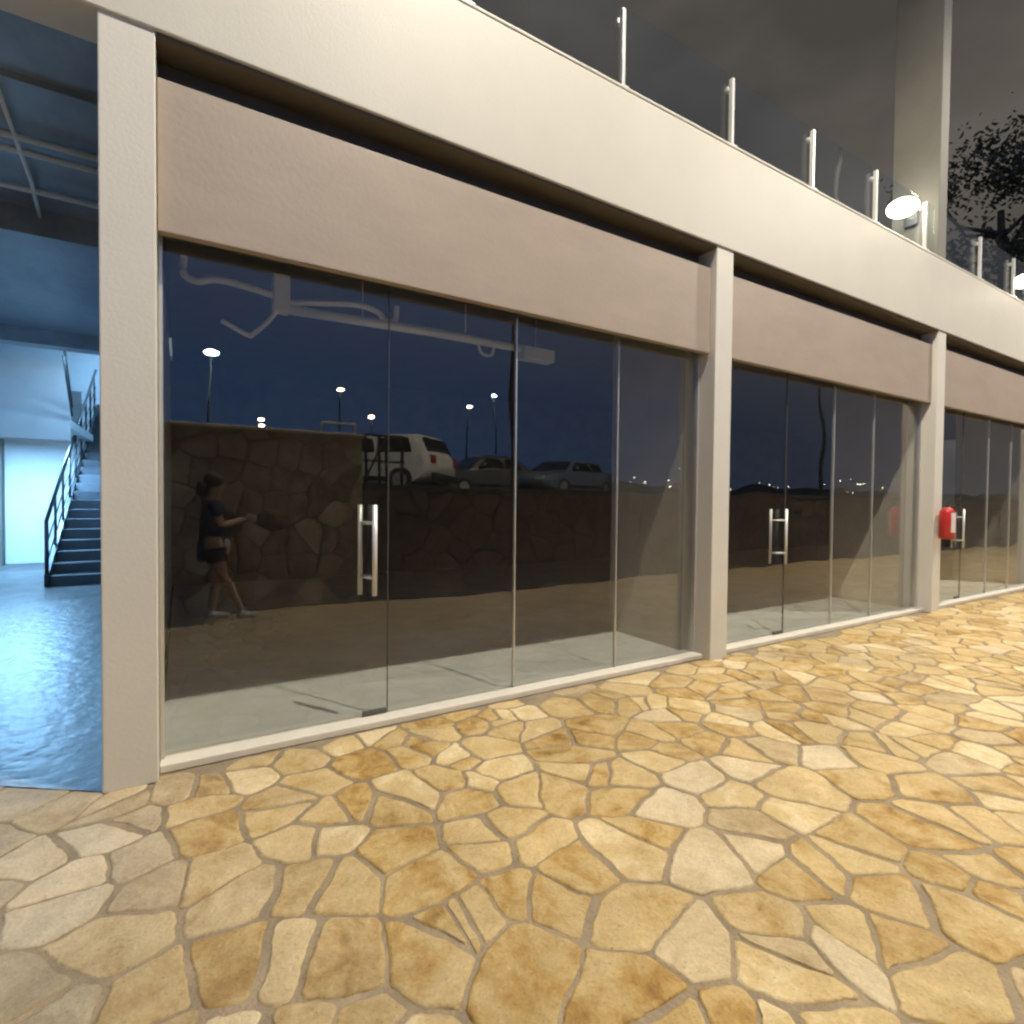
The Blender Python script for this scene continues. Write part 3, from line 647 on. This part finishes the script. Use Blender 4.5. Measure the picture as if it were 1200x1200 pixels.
# ------------------------------------------------------------------ cars on the upper level
def car(loc, rz, paint, label, suv=True):
    t = thing('parked_car', label, 'car', (0, 0, 0), 'cars parked on the upper level')
    h = 1.62 if suv else 1.42
    # side profile, x forward
    if suv: prof = [(-2.15, .45), (-2.18, .95), (-2.05, 1.08), (-1.80, 1.55), (-1.55, h), (.35, h), (.62, 1.52), (1.15, 1.06), (2.0, .92), (2.15, .72), (2.15, .38), (1.9, .28), (-1.9, .28)]
    else: prof = [(-2.15, .42), (-2.18, .85), (-2.05, .95), (-1.45, 1.0), (-.95, h-.04), (-.6, h), (.35, h), (.6, h-.06), (1.15, .95), (2.0, .80), (2.15, .62), (2.15, .34), (1.9, .25), (-1.9, .25)]
    b = MB(); bm = b.bm
    secs = [(-.86, .90), (-.80, .97), (-.62, 1.0), (0, 1.005), (.62, 1.0), (.80, .97), (.86, .90)]
    rings = []
    for yy, k in secs:
        ring = []
        for (x, z) in prof:
            tz = max(0, (z-.95)/(h-.95)); y = yy*(1-.20*tz)
            ring.append(bm.verts.new((x*k if abs(x) > 1.5 else x, y, .28+(z-.28)*(k if z > .9 else 1))))
        rings.append(ring)
    n = len(prof)
    for A, C in zip(rings, rings[1:]):
        for i in range(n): bm.faces.new((A[i], A[(i+1) % n], C[(i+1) % n], C[i])).smooth = True
    bm.faces.new(rings[0][::-1]); bm.faces.new(rings[-1])
    body = b.build('body', paint, t)
    gm = mat('car_glass', (.012, .014, .016), .08, spec=.6)
    for s_ in (-1, 1):
        base = h-.95
        def yy(z): return s_*(.86*(1-.20*max(0, (z-.95)/base))+.008)*.985
        zt, zb = h-.13, (1.10 if suv else .98)
        segs = [(-1.62, -.62), (-.56, .38)] if suv else [(-1.05, -.36), (-.30, .42)]
        for a, c in segs:
            q = MB(); vv = []
            for (x, z) in ((a, zb), (c+(.42 if c > .3 else 0), zb), (c, zt), (a+.16, zt)):
                vv.append((x, z))
            o_ = [q.bm.verts.new((x, yy(z), z)) for x, z in vv]; i_ = [q.bm.verts.new((x, yy(z)-s_*.03, z)) for x, z in vv]
            q.bm.faces.new(o_); q.bm.faces.new(i_[::-1])
            for i in range(4): q.bm.faces.new((o_[i], o_[(i+1) % 4], i_[(i+1) % 4], i_[i]))
            q.build('window', gm, t)
        MB().box(-1.35, 1.25, s_*.86-.012, s_*.86+.012, .30, .42, .004).build('door_trim', RUBBER, t)
    # windscreen and rear window as slabs on the slopes
    def slope(p, q_, nm, wd):
        d = Vector((q_[0]-p[0], 0, q_[1]-p[1])); nrm = Vector((-d.z, 0, d.x)).normalized()
        if nrm.z < 0: nrm = -nrm
        s2 = MB(); A = []
        for off in (.012, -.02):
            for (pt, w_) in ((p, wd[0]), (q_, wd[1])):
                for sy_ in (-1, 1): A.append(s2.bm.verts.new(Vector((pt[0], sy_*w_, pt[1]))+nrm*off))
        f = s2.bm.faces.new
        f((A[0], A[1], A[3], A[2])); f((A[4], A[6], A[7], A[5])); f((A[0], A[4], A[5], A[1])); f((A[2], A[3], A[7], A[6])); f((A[0], A[2], A[6], A[4])); f((A[1], A[5], A[7], A[3]))
        s2.build(nm, gm, t)
    if suv: slope((1.12, 1.09), (.66, 1.49), 'windscreen', (.72, .62)); slope((-2.03, 1.13), (-1.83, 1.50), 'rear_window', (.70, .62))
    else: slope((1.10, .99), (.64, 1.32), 'windscreen', (.72, .62)); slope((-1.42, 1.03), (-1.0, 1.34), 'rear_window', (.70, .62))
    for x in (-1.35, 1.35):
        for s_ in (-1, 1):
            w = MB().tube([(x, s_*.70, .33), (x, s_*.875, .33)], .33, 24).build('wheel', RUBBER, t)
            MB().tube([(x, s_*.86, .33), (x, s_*.885, .33)], .20, 16).build('rim', ALU, w)
    for s_ in (-1, 1):
        MB().box(2.06, 2.165, s_*.55-.14, s_*.55+.14, .62, .76, .02).build('headlight', mat('headlight_glass', (.7, .7, .7), .1), t)
        MB().box(-2.19, -2.08, s_*.62-.12, s_*.62+.12, .78, 1.02, .02).build('tail_light', mat('tail_light_red', (.35, .02, .02), .2), t)
        MB().box(.55, .72, s_*.86-.02 if s_ > 0 else -.99, .99 if s_ > 0 else -.84, 1.02, 1.15, .02).build('mirror', paint, t)
    MB().box(-2.22, -2.14, -.75, .75, .34, .52, .02).build('bumper', RUBBER, t)
    MB().box(2.12, 2.19, -.75, .75, .32, .50, .02).build('bumper', RUBBER, t)
    t.location = loc; t.rotation_euler = (0, 0, rz)
    return t
WP = mat('white_car_paint', (.78, .78, .74), .3, var=.02); BP = mat('blue_car_paint', (.13, .18, .26), .3, var=.02)
GP = mat('grey_car_paint', (.11, .115, .12), .3, var=.02)
car((4.80, -11.7, 1.57), math.radians(232), WP, 'white car on the upper level, reflected behind the tall stone wall')
car((12.2, -12.6, 1.57), math.radians(165), BP, 'bluish saloon car on the upper level, reflected right of the second glass joint', False)
car((9.4, -13.6, 1.57), math.radians(178), GP, 'grey saloon car in the dark, reflected around the first bright glass joint', False)

# ------------------------------------------------------------------ street lamps
def head(t, x, y, z, dx, dy, col, estr, r=.16):
    e = mat('street_glow_%s' % ('cool' if col[0] < .9 else 'warm'), (1, 1, 1), emit=col, estr=estr)
    q = MB().ball((x+dx, y+dy, z-.05), r, (1.2, 1.2, .6)).build('lamp_lens', e, t)
    MB().box(x+dx-.24, x+dx+.24, y+dy-.14, y+dy+.14, z+.05, z+.12, .02).build('lamp_head', RAILM, t)
def street_lamp(x, y, z0, h, arm, col, label, r=.16, power=0, group='street lamps behind the viewer'):
    t = thing('street_lamp', label, 'street lamp', (x, y, z0), group)
    MB().tube([(x, y, z0), (x, y, z0+h)], [.07, .045], 10).build('pole', RAILM, t)
    MB().tube([(x, y, z0+h-.05), (x, y+arm, z0+h+.05)], .03, 8).build('arm', RAILM, t)
    head(t, x, y, z0+h+.03, 0, arm, col, 38, r)
    if power:
        d = bpy.data.lights.new('lamp_light', 'SPOT'); d.spot_size = math.radians(150); d.spot_blend = .5
        d.energy = power; d.color = col; d.shadow_soft_size = .12
        lo = bpy.data.objects.new('lamp_light', d); COL.objects.link(lo); lo.parent = t; lo.location = (0, arm, h-.22)
    return t
COOLW = (.70, .92, 1.0); WARMW = (1.0, .86, .66)
street_lamp(1.28, -29.6, 1.57, 7.7, 0, COOLW, 'cool white street lamp reflected upper left in the glass, largest of them', .30, 9000)
street_lamp(18.9, -29.6, 1.57, 7.0, 0, COOLW, 'cool white street lamp reflected just left of the first bright glass joint', .24, 1200)
street_lamp(8.2, -29.6, 1.57, 6.1, 0, WARMW, 'small warm street lamp reflected above the white car', .17, 0)
street_lamp(10.2, -29.6, 1.57, 4.8, 0, WARMW, 'small warm street lamp reflected low over the white car', .17, 0)
street_lamp(16.6, -29.6, 1.57, 5.8, 0, WARMW, 'small warm street lamp reflected between the white car and the cool lamp', .19, 0)
street_lamp(5.8, -49.6, 1.57, 6.7, 0, WARMW, 'upper one of two tiny warm lamps reflected close together over the stone wall', .24, 0)
street_lamp(5.75, -48.6, 1.57, 6.1, 0, WARMW, 'lower one of two tiny warm lamps reflected close together over the stone wall', .22, 0)

# the two tall lamps that light the pavement
def tall_lamp(x, label, power, px=0):
    px = px or x
    t = thing('tall_street_lamp', label, 'street lamp', (x, -4.45, 1.57), 'tall lamps lighting the pavement')
    z = 10.85
    MB().tube([(px, -4.45, 1.57), (px, -4.45, z)], [.05, .03], 10).build('pole', RAILM, t)
    MB().tube([(px, -4.45, z-.05), (x, -3.35, z+.1)], .03, 8).build('arm', RAILM, t)
    MB().box(x-.2, x+.2, -3.55, -3.15, z+.08, z+.15, .02).build('lamp_head', RAILM, t)
    MB().box(x-.16, x+.16, -3.49, -3.19, z+.05, z+.079, .005).build('lamp_lens', mat('sodium_glow', (1, 1, 1), emit=WARM, estr=40), t)
    d = bpy.data.lights.new('lamp_light', 'SPOT'); d.spot_size = math.radians(152); d.spot_blend = .75
    d.energy = power; d.color = WARM; d.shadow_soft_size = .10
    lo = bpy.data.objects.new('lamp_light', d); COL.objects.link(lo); lo.parent = t; lo.location = (0, 1.10, z-1.57)
    return t
tall_lamp(3.1, 'tall lamp post on the upper level lighting the near pavement', 5100, 4.99)
tall_lamp(14.5, 'tall lamp post on the upper level lighting the far pavement', 5600)

# ------------------------------------------------------------------ distant town lights
b = MB()
for k in range(70):
    x = random.uniform(60, 520); y = -175-random.random()*220
    z = 6+random.random()*13*min(1, (x-20)/150)
    b.ball((x, y, z), random.choice((.22, .3, .5)), seg=6)
o = b.build('town_lights', mat('town_glow', (1, 1, 1), emit=(1, .85, .62), estr=20)); struct(o, 'stuff')

# ------------------------------------------------------------------ the photographer
SKIN = mat('skin', (.50, .33, .24), .5, var=.04); HAIR = mat('dark_hair', (.02, .016, .014), .5)
NAVY = mat('navy_cloth', (.028, .034, .075), .85, var=.15, scale=12); PALE = mat('pale_cloth', (.62, .60, .62), .8)
pos = Vector((.30, -3.62, 0))
person = thing('person', 'person in dark top and shorts holding up a phone, mid-stride, reflected left', 'person', pos)
def skin_mesh(name, joints, edges, material, parent, sub=2, root=0):
    me = bpy.data.meshes.new(name); me.from_pydata([pos+Vector(j[:3]) for j in joints], edges, [])
    o = bpy.data.objects.new(name, me); COL.objects.link(o)
    sk = o.modifiers.new('skin', 'SKIN'); sk.use_smooth_shade = True
    for i, v in enumerate(me.skin_vertices[0].data):
        r = joints[i][3]; v.radius = (r if isinstance(r, tuple) else (r, r)); v.use_root = (i == root)
    sb = o.modifiers.new('sub', 'SUBSURF'); sb.levels = sb.render_levels = sub
    me.materials.append(material)
    o.parent = parent; o.matrix_parent_inverse = Matrix.Translation(-parent_loc(parent))
    return o
J = [(0, 0, .92, .13), (0, 0, 1.08, .115), (.01, 0, 1.26, .14), (.02, 0, 1.38, .10), (.03, 0, 1.45, .052), (.045, 0, 1.53, .075), (.05, 0, 1.60, .082),
     # left shoulder/arm (away), right
     (.02, .17, 1.36, .055), (.08, .19, 1.14, .042), (.27, .11, 1.20, .034), (.33, .09, 1.22, .027),
     (.02, -.17, 1.36, .055), (.07, -.19, 1.13, .042), (.26, -.09, 1.18, .034), (.33, -.06, 1.20, .027),
     # legs
     (.0, .09, .86, .095), (.10, .09, .50, .060), (.17, .09, .42, .055), (.24, .09, .24, .052), (.30, .09, .10, .034),
     (.0, -.09, .86, .095), (.03, -.09, .50, .060), (.02, -.09, .42, .055), (-.01, -.09, .24, .052), (-.02, -.09, .10, .034)]
E = [(0, 1), (1, 2), (2, 3), (3, 4), (4, 5), (5, 6), (2, 7), (7, 8), (8, 9), (9, 10), (2, 11), (11, 12), (12, 13), (13, 14),
     (0, 15), (15, 16), (16, 17), (17, 18), (18, 19), (0, 20), (20, 21), (21, 22), (22, 23), (23, 24)]
skin_mesh('body', J, E, SKIN, person)
# clothes a little proud of the body
skin_mesh('shirt', [(0, 0, .86, .16), (0, 0, 1.0, .145), (0, 0, 1.12, .14), (.01, 0, 1.27, .158), (.02, 0, 1.38, .115), (.02, .17, 1.355, .075), (.05, .19, 1.22, .064), (.02, -.17, 1.355, .075), (.05, -.19, 1.22, .064)],
          [(0, 1), (1, 2), (2, 3), (3, 4), (3, 5), (5, 6), (3, 7), (7, 8)], NAVY, person)
skin_mesh('shorts', [(0, 0, .93, .148), (0, .09, .84, .115), (.06, .09, .66, .098), (0, -.09, .84, .115), (.02, -.09, .66, .098)],
          [(0, 1), (1, 2), (0, 3), (3, 4)], NAVY, person)
skin_mesh('shirt_hem', [(.10, .05, .80, .05), (.12, .05, .92, .055), (.11, .05, 1.0, .045)], [(0, 1), (1, 2)], PALE, person, 2)
hb = MB(); hb.ball((pos.x+.03, pos.y, 1.625), .105, (1.05, .9, 1.05), 20); hb.tube([(pos.x-.06, pos.y, 1.60), (pos.x-.09, pos.y, 1.48), (pos.x-.085, pos.y, 1.36)], [.07, .065, .03], 12)
hb.build('hair', HAIR, person)
# face
fc = MB(); fc.ball((pos.x+.085, pos.y, 1.575), .075, (.8, .85, 1.15), 16); fc.ball((pos.x+.15, pos.y, 1.57), .014, (1, .8, 1.4), 8)
fc.build('face', SKIN, person)
ev = MB(); ev.ball((pos.x+.138, pos.y-.028, 1.592), .008, seg=8); ev.ball((pos.x+.138, pos.y+.028, 1.592), .008, seg=8); ev.build('eyes', HAIR, person)
for s_, (hx, hy, hz) in ((1, (.33, .09, 1.22)), (-1, (.33, -.06, 1.20))):
    hj = [(hx-.01, hy, hz, .024), (hx+.03, hy, hz+.005, .028), (hx+.06, hy, hz+.012, .026)]; he = [(0, 1), (1, 2)]
    for f in range(4):
        b0 = len(hj); zz = hz-.022+f*.018; ln = (.040, .048, .050, .044)[f]
        hj += [(hx+.065, hy-s_*.004, zz+.006, .0085), (hx+.065+ln*.6, hy-s_*.012, zz+.008, .008), (hx+.06+ln*.9, hy-s_*.03, zz+.009, .007)]
        he += [(2, b0), (b0, b0+1), (b0+1, b0+2)]
    b0 = len(hj); hj += [(hx+.03, hy-s_*.025, hz+.03, .010), (hx+.055, hy-s_*.035, hz+.045, .009)]; he += [(1, b0), (b0, b0+1)]
    skin_mesh('hand', hj, he, SKIN, person, 1)
ph = thing('phone', 'pale phone held out level in the hands of the reflected person', 'phone', pos+Vector((.41, .015, 1.23)))
pc = MB().box(-.004, .004, -.08, .08, -.038, .038, .003).build('phone_case', mat('pale_case', (.85, .84, .82), .4), ph)
pc.matrix_parent_inverse = Matrix(); pc.rotation_euler = (math.radians(-8), math.radians(12), math.radians(-38))
SHOE = mat('white_shoe', (.72, .70, .68), .6)
for x, y, up in ((.32, .09, .0), (-.01, -.09, 0)):
    s = MB(); s.tube([(pos.x+x-.08, pos.y+y, .045), (pos.x+x-.03, pos.y+y, .055), (pos.x+x+.06, pos.y+y, .042), (pos.x+x+.16, pos.y+y, .032), (pos.x+x+.19, pos.y+y, .028)], [.035, .044, .041, .032, .018], 14)
    s.tube([(pos.x+x-.02, pos.y+y, .05), (pos.x+x-.02, pos.y+y, .11)], [.042, .040], 12)
    s.build('shoe', SHOE, person)
